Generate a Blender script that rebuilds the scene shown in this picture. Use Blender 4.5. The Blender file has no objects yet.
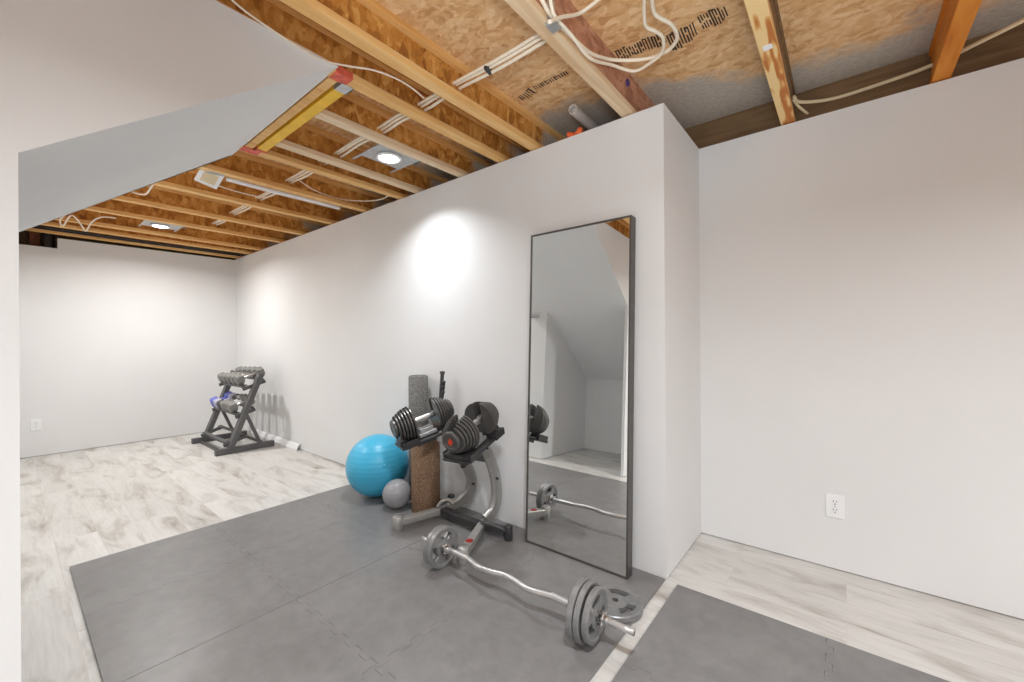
import bpy, bmesh, math, random
from mathutils import Vector, Matrix
random.seed(7)
S = bpy.context.scene
COL = S.collection
PI = math.pi
V = Vector

# ------------------------------------------------------------------ camera
H = 1.18
F_PX = 411.0
cam_d = bpy.data.cameras.new('camera')
cam = bpy.data.objects.new('camera', cam_d)
COL.objects.link(cam)
cam_d.sensor_width = 36.0
cam_d.lens = F_PX / 1024 * 36.0
cam_d.clip_start = 0.02
YAW = math.radians(39.0)
ROLL = math.radians(0.35)
cam.matrix_world = (Matrix.Translation((0, 0, H)) @ Matrix.Rotation(YAW, 4, 'Z')
                    @ Matrix.Rotation(PI / 2, 4, 'X') @ Matrix.Rotation(-ROLL, 4, 'Z'))
S.camera = cam

# ------------------------------------------------------------------ world, exposure
w = bpy.data.worlds.new('world')
S.world = w
w.use_nodes = True
w.node_tree.nodes['Background'].inputs[0].default_value = (0.9, 0.95, 1.0, 1)
w.node_tree.nodes['Background'].inputs[1].default_value = 0.05
vs = S.view_settings
vs.view_transform = 'Standard'
vs.look = 'None'
vs.gamma = 1.0
vs.use_curve_mapping = False
vs.exposure = 0.25
S.cycles.max_bounces = 12
S.cycles.diffuse_bounces = 8
S.cycles.glossy_bounces = 5
S.cycles.use_denoising = True
S.cycles.sample_clamp_indirect = 6.0

# ceiling lights: (x, y, z, watts); two seen, third inferred, last four unseen, added as fill
LIGHTS = [(-2.33, 1.60, 2.385, 8.5), (-5.50, 1.02, 2.385, 21.0), (-0.05, 0.42, 2.385, 29.0),
          (1.95, 0.9, 2.385, 26.0), (-0.05, -1.7, 2.385, 26.0), (1.95, -1.7, 2.385, 24.0),
          (-3.65, 0.32, 2.385, 12.0)]
LIGHT_COLOR = (0.93, 0.97, 1.0)
# the photographer's flash, bounced off the boards overhead
fl = bpy.data.lights.new('camera_flash', 'SPOT'); fl.energy = 75.0; fl.color = (0.82, 0.92, 1.0); fl.spot_size = math.radians(84); fl.spot_blend = 1.0; fl.shadow_soft_size = .12
flo = bpy.data.objects.new('camera_flash', fl); COL.objects.link(flo); flo.location = (0.05, -0.25, 1.45)
flo.rotation_euler = (Vector((-.50, .95, 2.5)) - flo.location).to_track_quat('-Z', 'Y').to_euler()

# helpers for turning a pixel of the photograph into a place in the room (used once, for cables and small finds)
FW = V((-math.sin(YAW), math.cos(YAW), 0)); RT = V((math.cos(YAW), math.sin(YAW), 0)); UP = V((0, 0, 1))
R2 = math.cos(ROLL) * RT - math.sin(ROLL) * UP
U2 = math.cos(ROLL) * UP + math.sin(ROLL) * RT
def ray(px, py): return FW + R2 * ((px - 512) / F_PX) - U2 * ((py - 341) / F_PX)
def onz(px, py, z):
    d = ray(px, py); return V((0, 0, H)) + d * ((z - H) / d.z)
def onx(px, py, x):
    d = ray(px, py); return V((0, 0, H)) + d * (x / d.x)
def ony(px, py, y):
    d = ray(px, py); return V((0, 0, H)) + d * (y / d.y)

# ------------------------------------------------------------------ materials
def srgb(r, g, b):
    f = lambda c: (c / 255 / 12.92) if c <= 10 else ((c / 255 + 0.055) / 1.055) ** 2.4
    return (f(r), f(g), f(b), 1)

class NT:
    def __init__(s, name):
        s.m = bpy.data.materials.new(name); s.m.use_nodes = True
        s.t = s.m.node_tree; s.b = s.t.nodes['Principled BSDF']
    def n(s, typ, **kw):
        nd = s.t.nodes.new(typ)
        for k, v in kw.items():
            if k.startswith('i_'):
                key = k[2:]; key = int(key) if key.isdigit() else key.replace('_', ' ')
                nd.inputs[key].default_value = v
            else: setattr(nd, k, v)
        return nd
    def l(s, a, b): s.t.links.new(a, b)
    def ramp(s, fac, stops):
        r = s.n('ShaderNodeValToRGB'); e = r.color_ramp.elements
        e[0].position, e[0].color = stops[0]; e[1].position, e[1].color = stops[-1]
        for p, c in stops[1:-1]:
            x = e.new(p); x.color = c
        s.l(fac, r.inputs[0]); return r.outputs[0]
    def mix(s, fac, a, b, mode='MIX'):
        m = s.n('ShaderNodeMix', data_type='RGBA', blend_type=mode)
        for sock, val in ((m.inputs[0], fac), (m.inputs[6], a), (m.inputs[7], b)):
            if isinstance(val, (int, float)): sock.default_value = val
            elif isinstance(val, tuple): sock.default_value = val
            else: s.l(val, sock)
        return m.outputs[2]
    def coords(s, scale=(1, 1, 1), kind='pos', rot=(0, 0, 0)):
        mp = s.n('ShaderNodeMapping'); mp.inputs['Scale'].default_value = scale; mp.inputs['Rotation'].default_value = rot
        if kind == 'pos': s.l(s.n('ShaderNodeNewGeometry').outputs['Position'], mp.inputs[0])
        else: s.l(s.n('ShaderNodeTexCoord').outputs['Object'], mp.inputs[0])
        return mp.outputs[0]
    def noise(s, vec, scale, detail=4, rough=.55, dist=0):
        nd = s.n('ShaderNodeTexNoise', i_Scale=scale, i_Detail=detail, i_Roughness=rough, i_Distortion=dist)
        s.l(vec, nd.inputs['Vector']); return nd.outputs[0]
    def bump(s, h, strength=.2, dist=.01):
        b = s.n('ShaderNodeBump', i_Strength=strength, i_Distance=dist); s.l(h, b.inputs['Height']); s.l(b.outputs[0], s.b.inputs['Normal'])
    def base(s, c):
        if isinstance(c, tuple): s.b.inputs['Base Color'].default_value = c
        else: s.l(c, s.b.inputs['Base Color'])
    def pr(s, rough=.5, metal=0, spec=.5):
        s.b.inputs['Roughness'].default_value = rough; s.b.inputs['Metallic'].default_value = metal
        s.b.inputs['Specular IOR Level'].default_value = spec

def plain(name, c, rough=.5, metal=0, spec=.5, var=.08, scale=30, bump=0):
    t = NT(name)
    nz = t.noise(t.coords(), scale, 5)
    dark = tuple(x * (1 - var) for x in c[:3]) + (1,); lite = tuple(min(1, x * (1 + var)) for x in c[:3]) + (1,)
    t.base(t.ramp(nz, [(.3, dark), (.7, lite)])); t.pr(rough, metal, spec)
    if bump: t.bump(nz, bump, .004)
    return t.m

def m_wall():
    t = NT('wall_paint'); v = t.coords()
    t.base(t.ramp(t.noise(v, 1.4, 3), [(.3, srgb(226, 227, 228)), (.7, srgb(230, 231, 232))]))
    t.pr(.75, 0, .25); t.bump(t.noise(v, 160, 3), .06, .002); return t.m

def m_floor():
    t = NT('washed_planks'); v = t.coords()
    br = t.n('ShaderNodeTexBrick', i_Scale=1.0, i_Mortar_Size=.0012, i_Mortar_Smooth=.1, i_Bias=0.0, i_Brick_Width=1.22, i_Row_Height=.182,
             i_Color1=(0, 0, 0, 1), i_Color2=(1, 1, 1, 1), i_Mortar=(0.5, 0.5, 0.5, 1), offset=.37, offset_frequency=2)
    t.l(v, br.inputs['Vector'])
    add = t.n('ShaderNodeVectorMath', operation='ADD'); sc = t.n('ShaderNodeVectorMath', operation='SCALE', i_Scale=9.0)
    t.l(br.outputs['Color'], sc.inputs[0]); t.l(v, add.inputs[0]); t.l(sc.outputs[0], add.inputs[1])
    mp = t.n('ShaderNodeMapping'); mp.inputs['Scale'].default_value = (1.5, 5.5, 1); t.l(add.outputs[0], mp.inputs[0])
    big = t.noise(mp.outputs[0], 1.3, 7, .62, .8)
    mp2 = t.n('ShaderNodeMapping'); mp2.inputs['Scale'].default_value = (4, 60, 1); t.l(add.outputs[0], mp2.inputs[0])
    fine = t.noise(mp2.outputs[0], 1.5, 6, .6)
    c = t.ramp(big, [(.27, srgb(158, 150, 142)), (.37, srgb(194, 191, 187)), (.50, srgb(217, 217, 215)), (.8, srgb(232, 232, 231))])
    c = t.mix(.28, c, t.ramp(fine, [(.3, srgb(188, 185, 182)), (.62, srgb(240, 238, 235))]), 'MULTIPLY')
    tint = t.ramp(br.outputs['Color'], [(0, (.90, .895, .89, 1)), (1, (1.0, 1.0, 1.0, 1))])
    c = t.mix(1.0, c, tint, 'MULTIPLY')
    c = t.mix(br.outputs['Fac'], c, srgb(196, 191, 186))
    t.base(c); t.pr(.42, 0, .4); t.bump(fine, .08, .003); return t.m

def m_osb(name, dark, mid, lite, scale=16, stain=False, stretch=(1, 1, 1)):
    t = NT(name); v = t.coords(stretch)
    nz = t.n('ShaderNodeTexNoise', i_Scale=9.0, i_Detail=3.0); t.l(v, nz.inputs['Vector'])
    dv = t.mix(.09, v, nz.outputs['Color'])
    a = t.n('ShaderNodeTexVoronoi', i_Scale=scale, i_Randomness=1.0); t.l(dv, a.inputs['Vector'])
    sep = t.n('ShaderNodeSeparateColor'); t.l(a.outputs['Color'], sep.inputs[0])
    mp = t.n('ShaderNodeMapping'); mp.inputs['Scale'].default_value = (1.5, .5, 1.2); mp.inputs['Rotation'].default_value = (.5, .7, .9); t.l(dv, mp.inputs[0])
    b = t.n('ShaderNodeTexVoronoi', i_Scale=scale * 1.7); t.l(mp.outputs[0], b.inputs['Vector'])
    sep2 = t.n('ShaderNodeSeparateColor'); t.l(b.outputs['Color'], sep2.inputs[0])
    fine = t.noise(v, 60, 5, .7)
    f = t.mix(.5, sep.outputs[0], sep2.outputs[1]); f = t.mix(.3, f, fine)
    c = t.ramp(f, [(.18, dark), (.45, mid), (.8, lite)])
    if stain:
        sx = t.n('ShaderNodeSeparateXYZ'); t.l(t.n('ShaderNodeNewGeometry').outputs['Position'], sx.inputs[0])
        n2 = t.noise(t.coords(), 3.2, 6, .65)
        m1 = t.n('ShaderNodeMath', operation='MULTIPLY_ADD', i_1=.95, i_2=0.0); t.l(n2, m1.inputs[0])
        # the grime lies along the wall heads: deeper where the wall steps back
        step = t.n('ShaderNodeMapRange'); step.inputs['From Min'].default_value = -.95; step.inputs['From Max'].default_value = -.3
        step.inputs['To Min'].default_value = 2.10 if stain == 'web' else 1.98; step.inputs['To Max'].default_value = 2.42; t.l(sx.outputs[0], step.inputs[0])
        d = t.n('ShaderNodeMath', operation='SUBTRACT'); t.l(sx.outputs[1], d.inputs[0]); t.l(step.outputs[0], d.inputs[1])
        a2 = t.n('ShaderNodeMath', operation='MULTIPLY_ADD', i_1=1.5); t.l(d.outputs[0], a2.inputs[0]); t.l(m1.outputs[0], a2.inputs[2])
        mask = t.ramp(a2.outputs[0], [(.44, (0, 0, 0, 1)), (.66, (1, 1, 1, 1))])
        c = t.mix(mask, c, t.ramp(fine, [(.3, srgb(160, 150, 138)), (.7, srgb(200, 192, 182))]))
    t.base(c); t.pr(.7, 0, .3); t.bump(f, .15, .003); return t.m

def m_wood(name, dark, mid, lite, axis='y', scale=1.0, rough=.6):
    t = NT(name)
    st = {'x': (1.2, 22, 22), 'y': (22, 1.2, 22), 'z': (22, 22, 1.2)}[axis]
    v = t.coords(st); g = t.noise(v, 1.0 * scale, 5, .6, 1.3); k = t.noise(t.coords((3, 1, 3)), 2.0, 2)
    c = t.ramp(g, [(.28, dark), (.48, mid), (.72, lite)]); c = t.mix(.25, c, t.ramp(k, [(.3, dark), (.7, lite)]))
    t.base(c); t.pr(rough, 0, .3); t.bump(g, .1, .002); return t.m

def m_grain(name):
    t = NT(name); v = t.coords((9, 1.4, 9))
    wv = t.n('ShaderNodeTexWave', i_Scale=3.4, i_Distortion=6.0, i_Detail=1.5, i_Detail_Scale=.8, wave_type='RINGS', rings_direction='Y'); t.l(v, wv.inputs['Vector'])
    t.base(t.ramp(wv.outputs['Color'], [(.1, srgb(190, 116, 56)), (.4, srgb(222, 168, 100)), (.6, srgb(238, 206, 148))])); t.pr(.6, 0, .3); return t.m

def m_mat():
    t = NT('foam_mat'); v = t.coords()
    a = t.noise(v, 2.3, 6, .6, .4); fine = t.noise(v, 260, 2)
    c = t.ramp(a, [(.3, srgb(112, 111, 111)), (.55, srgb(122, 121, 121)), (.78, srgb(138, 137, 137))])
    c = t.mix(.3, c, t.ramp(t.noise(v, 14, 6, .7), [(.35, srgb(104, 103, 103)), (.7, srgb(142, 141, 142))]))
    t.base(c); t.pr(.36, 0, .55); t.bump(fine, .15, .002); return t.m

def m_speckle(name, a, b, scale, rough=.8, bump=.5):
    t = NT(name); v = t.coords()
    vo = t.n('ShaderNodeTexVoronoi', i_Scale=scale); t.l(v, vo.inputs['Vector'])
    n2 = t.noise(v, scale * .8, 4, .7); f = t.mix(.5, vo.outputs['Distance'], n2)
    t.base(t.ramp(f, [(.3, a), (.6, b)])); t.pr(rough, 0, .3); t.bump(f, bump, .004); return t.m

def m_emit(name, strength):
    t = NT(name); t.base((.9, .9, .88, 1))
    t.b.inputs['Emission Color'].default_value = (1, .97, .93, 1); t.b.inputs['Emission Strength'].default_value = strength; return t.m

M = {}
M['wall'] = m_wall(); M['floor'] = m_floor()
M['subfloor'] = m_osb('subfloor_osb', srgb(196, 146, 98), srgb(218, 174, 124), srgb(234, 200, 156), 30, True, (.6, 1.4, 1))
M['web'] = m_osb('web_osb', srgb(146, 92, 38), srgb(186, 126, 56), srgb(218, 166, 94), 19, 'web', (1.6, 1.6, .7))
M['webpink'] = m_osb('web_osb_rosy', srgb(146, 98, 76), srgb(180, 128, 102), srgb(204, 156, 126), 19)
M['flange'] = m_wood('flange_lumber', srgb(206, 150, 84), srgb(228, 178, 110), srgb(240, 202, 142))
M['flangepale'] = m_wood('flange_lumber_pale', srgb(206, 170, 130), srgb(224, 196, 160), srgb(236, 218, 190))
M['grain'] = m_grain('knotty_lumber')
M['orange'] = m_wood('orange_lumber', srgb(176, 94, 20), srgb(208, 124, 34), srgb(222, 148, 60))
M['rim'] = m_wood('rim_wood', srgb(92, 70, 48), srgb(118, 92, 64), srgb(140, 112, 82), 'x')
M['yellow'] = plain('yellow_paint', srgb(240, 190, 44), .5, var=.1, scale=18)
M['red'] = plain('red_paint', srgb(214, 96, 74), .6, var=.25, scale=40)
M['redlogo'] = plain('red_badge', srgb(150, 34, 34), .4)
M['redorange'] = plain('red_orange_mark', srgb(214, 66, 28), .4)
M['hanger'] = plain('galvanized', srgb(190, 192, 194), .4, .7, var=.12, scale=40)
M['mat'] = m_mat()
M['black'] = plain('black_plastic', srgb(48, 48, 50), .42, spec=.5)
M['darkmetal'] = plain('dark_grey_steel', srgb(78, 78, 80), .45, .25)
M['rackmetal'] = plain('charcoal_steel', srgb(92, 92, 93), .5, .1)
M['silver'] = plain('silver_paint', srgb(178, 178, 176), .32, .55)
M['plate'] = plain('grey_cast_iron', srgb(138, 139, 140), .36, .4, var=.12, scale=60, bump=.15)
M['chrome'] = plain('chrome', srgb(222, 222, 222), .16, 1.0, var=.03)
M['satin'] = plain('satin_steel', srgb(206, 206, 206), .34, .8, var=.04)
M['dbplate'] = plain('dumbbell_plate', srgb(92, 91, 90), .34, .4)
M['framegrey'] = plain('mirror_frame', srgb(96, 94, 92), .38, .6)
M['white'] = plain('white_plastic', srgb(240, 242, 244), .4, var=.02)
M['cable'] = plain('cable_sheath', srgb(238, 226, 206), .5, var=.04)
M['cabledim'] = plain('cream_cable', srgb(222, 204, 170), .5, var=.06)
M['pvc'] = plain('grey_pvc', srgb(196, 190, 184), .5, var=.06)
M['ink'] = plain('black_ink', srgb(64, 46, 36), .8, var=.2, scale=120)
M['purple'] = plain('purple_plastic', srgb(66, 48, 124), .4)
M['foamorange'] = plain('orange_foam', srgb(232, 106, 54), .8, bump=.6)
M['greyroll'] = m_speckle('grey_foam', srgb(80, 80, 78), srgb(130, 130, 128), 120)
M['cork'] = m_speckle('brown_cork', srgb(88, 66, 50), srgb(158, 128, 104), 150)
M['hexgrey'] = plain('grey_hex_head', srgb(128, 128, 126), .55, var=.1)
M['hexdark'] = plain('dark_hex_head', srgb(66, 66, 66), .5, var=.1)
M['neo'] = plain('blue_neoprene', srgb(112, 120, 202), .6, var=.06)
M['neopale'] = plain('pale_lilac_neoprene', srgb(186, 184, 206), .6, var=.06)
M['rust'] = plain('black_pipe', srgb(52, 46, 44), .5, .3, var=.3)
M['redwood'] = m_wood('red_brown_wood', srgb(90, 48, 30), srgb(128, 70, 42), srgb(150, 92, 60), 'y')
M['bulb'] = m_emit('led_lens', 9.0)
def m_mirror():
    t = NT('mirror_glass'); t.base((.90, .91, .90, 1)); t.pr(.004, 1.0); return t.m
M['mirror'] = m_mirror()
def m_ball(name, c, rough, k):
    t = NT(name); v = t.coords(kind='obj')
    sx = t.n('ShaderNodeSeparateXYZ'); t.l(v, sx.inputs[0])
    mu = t.n('ShaderNodeMath', operation='MULTIPLY', i_1=k); t.l(sx.outputs[2], mu.inputs[0])
    si = t.n('ShaderNodeMath', operation='SINE'); t.l(mu.outputs[0], si.inputs[0])
    nz = t.noise(v, 6, 3)
    t.base(t.ramp(nz, [(.3, tuple(x * .96 for x in c[:3]) + (1,)), (.7, c)])); t.pr(rough, 0, .5); t.bump(si.outputs[0], .12, .003); return t.m
M['blue'] = m_ball('blue_vinyl', srgb(70, 182, 222), .36, 190)
M['greyball'] = m_ball('grey_vinyl', srgb(150, 150, 154), .36, 260)

# ------------------------------------------------------------------ mesh helpers
def frame(d, up=V((0, 0, 1))):
    z = V(d).normalized()
    if abs(z.dot(up)) > .98: up = V((1, 0, 0))
    x = up.cross(z).normalized(); y = z.cross(x); return x, y, z

def box(bm, c, s, mtx=None):
    hx, hy, hz = s[0] / 2, s[1] / 2, s[2] / 2; vs_ = []
    for dx, dy, dz in ((-1, -1, -1), (1, -1, -1), (1, 1, -1), (-1, 1, -1), (-1, -1, 1), (1, -1, 1), (1, 1, 1), (-1, 1, 1)):
        p = V((dx * hx, dy * hy, dz * hz))
        if mtx is not None: p = mtx @ p
        vs_.append(bm.verts.new(p + V(c)))
    for f in ((0, 3, 2, 1), (4, 5, 6, 7), (0, 1, 5, 4), (1, 2, 6, 5), (2, 3, 7, 6), (3, 0, 4, 7)): bm.faces.new([vs_[i] for i in f])

def bx2(bm, a, b): box(bm, [(a[i] + b[i]) / 2 for i in range(3)], [abs(b[i] - a[i]) for i in range(3)])

def beam(bm, a, b, wdt, hgt, up=V((0, 0, 1))):
    a, b = V(a), V(b); x, y, z = frame(b - a, up)
    box(bm, (a + b) / 2, (wdt, hgt, (b - a).length), Matrix((x, y, z)).transposed())

def smooth_path(pts, k=6):
    pts = [V(p) for p in pts]
    if len(pts) < 3: return pts
    P = [pts[0] * 2 - pts[1]] + pts + [pts[-1] * 2 - pts[-2]]; out = []
    for i in range(1, len(P) - 2):
        a, b, c, d = P[i - 1:i + 3]
        for j in range(k):
            t = j / k
            out.append(.5 * ((2 * b) + (c - a) * t + (2 * a - 5 * b + 4 * c - d) * t * t + (3 * b - a - 3 * c + d) * t ** 3))
    out.append(pts[-1]); return out

def sweep(bm, pts, prof, caps=True, up=V((0, 0, 1))):
    """sweep a closed 2D profile along a path"""
    pts = [V(p) for p in pts]; rings = []; x = None
    for i, p in enumerate(pts):
        d = (pts[min(i + 1, len(pts) - 1)] - pts[max(i - 1, 0)]).normalized()
        if x is None: x, y, z = frame(d, up)
        else:
            x = (x - d * x.dot(d)).normalized(); y = d.cross(x)
        pr = prof(i / (len(pts) - 1)) if callable(prof) else prof
        rings.append([bm.verts.new(p + x * u + y * v) for u, v in pr])
    n = len(rings[0])
    for a, b in zip(rings, rings[1:]):
        for j in range(n): bm.faces.new((a[j], a[(j + 1) % n], b[(j + 1) % n], b[j]))
    if caps: bm.faces.new(rings[0][::-1]); bm.faces.new(rings[-1])

def circ(r, n=12): return [(r * math.cos(2 * PI * i / n), r * math.sin(2 * PI * i / n)) for i in range(n)]
def rrect(wd, hg, r=.006, n=3):
    out = []
    for cx_, cy_, a0 in ((wd / 2 - r, hg / 2 - r, 0), (-wd / 2 + r, hg / 2 - r, PI / 2), (-wd / 2 + r, -hg / 2 + r, PI), (wd / 2 - r, -hg / 2 + r, 1.5 * PI)):
        for i in range(n + 1):
            a = a0 + PI / 2 * i / n; out.append((cx_ + r * math.cos(a), cy_ + r * math.sin(a)))
    return out
def tube(bm, pts, r, n=10, k=6): sweep(bm, smooth_path(pts, k), circ(r, n))
def cyl(bm, a, b, r, n=20, r2=None):
    a, b = V(a), V(b)
    sweep(bm, [a, b], (lambda t: circ(r + ((r2 if r2 is not None else r) - r) * t, n)))
def lathe(bm, a, d, prof, n=32):
    """prof: list of (distance along d from a, radius)"""
    x, y, z = frame(d); a = V(a); rings = []
    for h, r in prof: rings.append([bm.verts.new(a + z * h + (x * math.cos(2 * PI * i / n) + y * math.sin(2 * PI * i / n)) * max(r, 1e-5)) for i in range(n)])
    for p, q in zip(rings, rings[1:]):
        for j in range(n): bm.faces.new((p[j], p[(j + 1) % n], q[(j + 1) % n], q[j]))
    bm.faces.new(rings[0][::-1]); bm.faces.new(rings[-1])
def prism(bm, poly, axis, lo, hi):
    """extrude a polygon: axis 'x' means poly is (y,z) and runs lo..hi along x"""
    def mk(u, v, t): return {'x': (t, u, v), 'y': (u, t, v), 'z': (u, v, t)}[axis]
    a = [bm.verts.new(mk(u, v, lo)) for u, v in poly]; b = [bm.verts.new(mk(u, v, hi)) for u, v in poly]; n = len(a)
    bm.faces.new(a[::-1]); bm.faces.new(b)
    for j in range(n): bm.faces.new((a[j], a[(j + 1) % n], b[(j + 1) % n], b[j]))
def sphere(bm, c, r, n=32, sc=(1, 1, 1)):
    bmesh.ops.create_uvsphere(bm, u_segments=n, v_segments=n // 2, radius=r, matrix=Matrix.Translation(c) @ Matrix.Diagonal((*sc, 1)))

def obj(name, bm, m, parent=None, smooth=False, bevel=0, auto=None):
    bmesh.ops.recalc_face_normals(bm, faces=bm.faces)
    me = bpy.data.meshes.new(name); bm.to_mesh(me); bm.free()
    me.materials.append(M[m] if isinstance(m, str) else m)
    o = bpy.data.objects.new(name, me); COL.objects.link(o)
    if smooth or auto:
        for p in me.polygons: p.use_smooth = True
        if auto:
            me.set_sharp_from_angle(angle=math.radians(auto))
    if bevel:
        b = o.modifiers.new('bevel', 'BEVEL'); b.width = bevel; b.segments = 2; b.limit_method = 'ANGLE'
    if parent is not None:
        o.parent = parent
        o.matrix_parent_inverse = Matrix.Translation(-V(parent.location)) if parent.rotation_euler.to_quaternion().angle < 1e-6 else parent.matrix_basis.inverted()
    return o
B = bmesh.new
def tag(o, label=None, cat=None, group=None, kind=None):
    if label: o['label'] = label
    if cat: o['category'] = cat
    if group: o['group'] = group
    if kind: o['kind'] = kind
    return o
def thing(name, label, cat, loc=(0, 0, 0), group=None):
    o = bpy.data.objects.new(name, None); o.empty_display_size = .1; COL.objects.link(o); o.location = loc
    return tag(o, label, cat, group)
def struct(name, bm, m, **kw): return tag(obj(name, bm, m, **kw), kind='structure')
def recentre(o, loc):
    """put the origin of a parentless mesh at loc without moving it"""
    o.data.transform(Matrix.Translation(-V(loc))); o.location = loc; return o

# ================================================================== THE SETTING
ZT = 2.345           # top of the drywall
ZJ = 2.352           # underside of the joists
ZS = 2.532           # underside of the subfloor
YW = 2.040           # long wall
YR = 2.672           # right wall
XC = -0.686          # corner where the long wall steps back
XB = -6.585          # far wall
bm = B(); bx2(bm, (-7.4, -3.3, -.06), (3.4, 2.9, 0)); struct('floor', bm, 'floor')
bm = B(); bx2(bm, (XB - .3, -3.3, ZS), (3.4, 2.95, ZS + .02)); ceil = struct('ceiling', bm, 'subfloor')
bm = B(); bx2(bm, (XB - .2, YW, .005), (XC, 2.74, ZT)); struct('wall_north', bm, 'wall')
bm = B(); bx2(bm, (XC, YR, .005), (3.3, 2.79, ZT)); struct('wall_right', bm, 'wall')
bm = B()
prism(bm, [(-.06, .005), (YW, .005), (YW, 2.328), (.363, 2.318), (.363, 2.206), (-.06, 2.206)], 'x', XB - .013, XB)
struct('wall_back', bm, 'wall')
SL = .768
def zq(y): return 1.682 + SL * (y - .0245)
YQ = .905             # where the slope under the stairs reaches the joists
YK = -.97             # knee wall at the foot of the slope
bm = B(); prism(bm, [(XB - .2, .005), (-2.76, .005), (-2.76, zq(-.07)), (-2.95, zq(-.07)), (-2.95, ZT), (XB - .2, ZT)], 'y', -.10, .022); struct('wall_partition', bm, 'wall')
side = [(-3.2, .005), (.0245, .005), (.0245, zq(.0245)), (YQ, zq(YQ)), (YQ, 2.363), (-3.2, 2.363)]
bm = B(); prism(bm, side, 'x', -1.712, -1.683); struct('wall_left', bm, 'wall')
side2 = [(-1.1, .005), (.022, .005), (.022, zq(.022)), (-1.1, zq(-1.1))]
bm = B(); prism(bm, side2, 'x', -2.76, -2.66); struct('wall_alcove', bm, 'wall')
bm = B(); prism(bm, [(-.07, zq(-.07)), (YQ, zq(YQ)), (YQ - .01, ZT), (-.07, ZT)], 'x', -2.966, -2.95); struct('trim_3', bm, 'wall')
bm = B(); prism(bm, [(-1.4, zq(-1.4)), (YQ, zq(YQ)), (YQ, zq(YQ) + .015), (-1.4, zq(-1.4) + .015)], 'x', -2.95, -1.712)
struct('ceiling_slope', bm, 'wall')
bm = B(); bx2(bm, (-2.66, YK - .1, .005), (-1.712, YK, zq(YK))); struct('wall_knee', bm, 'wall')
bm = B(); bx2(bm, (-1.82, -3.3, .005), (3.3, -3.2, ZT)); struct('wall_south', bm, 'wall')
bm = B(); bx2(bm, (3.2, -3.2, .005), (3.3, YR, ZT)); struct('wall_east', bm, 'wall')
bm = B(); bx2(bm, (XB - .2, 2.75, ZT), (3.3, 2.79, ZS)); struct('trim_1', bm, 'rim')
bm = B(); bx2(bm, (XB - .3, -.1, ZJ - .3), (XB - .26, 2.75, ZS)); struct('trim_2', bm, 'rim')

# ------------------------------------------------------------------ stamps printed on the subfloor
def stamp(a, b, hgt, n, seed, name):
    """a row of illegible printed strokes from a to b on the underside of the subfloor"""
    rnd = random.Random(seed); a, b = V(a), V(b); d = (b - a); L = d.length; d.normalize(); q = V((-d.y, d.x, 0)); bm = B()
    def bar(u0, u1, v0, v1):
        p = [a + d * u + q * v for u, v in ((u0, v0), (u1, v0), (u1, v1), (u0, v1))]
        bm.faces.new([bm.verts.new((x.x, x.y, ZS - .0015)) for x in p])
    st = L / n; lo, hi = 0.0, 1.0
    for i in range(n):
        if i % 4 == 0: lo = rnd.choice((0, .05, .18)); hi = rnd.choice((.78, .9, 1.0))
        u = i * st; t = st * rnd.uniform(.38, .66); a0, a1 = lo * hgt + rnd.uniform(0, .14) * hgt, hi * hgt - rnd.uniform(0, .14) * hgt
        if rnd.random() < .25:
            mid = rnd.uniform(.4, .6) * hgt; bar(u, u + t, a0, mid - .07 * hgt); bar(u, u + t, mid + .05 * hgt, a1)
        else: bar(u, u + t, a0, a1)
        if rnd.random() < .35 and i < n - 1: v = rnd.choice((a0, a1 - .1 * hgt)); bar(u + t, u + st, v, v + .09 * hgt)
    o = obj(name, bm, 'ink', ceil); o['label'] = 'black ink stamp of faded illegible strokes'; return o
stamp(onz(614, 50, ZS), onz(664, 30, ZS), .10, 18, 3, 'printed_stamp')
stamp(onz(664, 32, ZS), onz(694, 19, ZS), .15, 10, 11, 'printed_stamp')
stamp(onz(696, 15, ZS), onz(724, 1, ZS), .12, 10, 21, 'printed_stamp')
stamp(onz(515, 95, ZS), onz(529, 87, ZS), .085, 6, 5, 'printed_stamp')
stamp(onz(532, 86, ZS), onz(567, 70, ZS), .042, 15, 9, 'printed_stamp')

# ================================================================== JOISTS
JW = .064
def joist(x, y0, y1, label, fl='flange', web='web', tf='flange', wt=.010):
    t = thing('floor_joist', label, 'joist', (x, (y0 + y1) / 2, ZJ), 'joists overhead')
    bm = B(); bx2(bm, (x - JW / 2, y0, ZJ), (x + JW / 2, y1, ZJ + .032)); obj('bottom_flange', bm, fl, t, bevel=.003)
    bm = B(); bx2(bm, (x - JW / 2, y0, ZS - .03), (x + JW / 2, y1, ZS)); obj('top_flange', bm, tf, t)
    bm = B(); bx2(bm, (x - wt / 2, y0, ZJ + .032), (x + wt / 2, y1, ZS - .03)); obj('web', bm, web, t)
    return t
YE = 2.738
JT = joist(-1.736, -3.2, YE, 'joist with a red-painted patch at the right end of the yellow header')
JA = joist(-1.47, -3.2, YE, 'long brown joist just right of the stair bulkhead corner, left of the white cable bundle')
JB = joist(-.875, -3.2, YE, 'peach-coloured joist ending above the wall corner, with loose white wires looped beside it', web='webpink', fl='flangepale', tf='webpink', wt=.056)
JC = joist(-.235, -3.2, YE, 'joist with bold knotty orange grain and a small white sticker, over the right wall', fl='grain', web='rim', tf='rim', wt=.05)
JD = joist(.345, -3.2, YE, 'bright orange joist farthest right over the right wall', fl='orange', web='orange', tf='orange', wt=.05)
joist(.97, -3.2, YE, 'joist beyond the right edge of the photo, next after the bright orange one', fl='orange')
for x_, lab in ((-2.11, 'pale joist right of the lit ceiling lamp, hung on the yellow header'), (-2.605, 'pale joist left of the lit ceiling lamp, hung near the red left end')):
    joist(x_, 1.02, YE, lab, fl='flangepale')
JN = joist(-2.82, .05, YE, 'joist under the left red-painted end of the yellow header')
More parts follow.
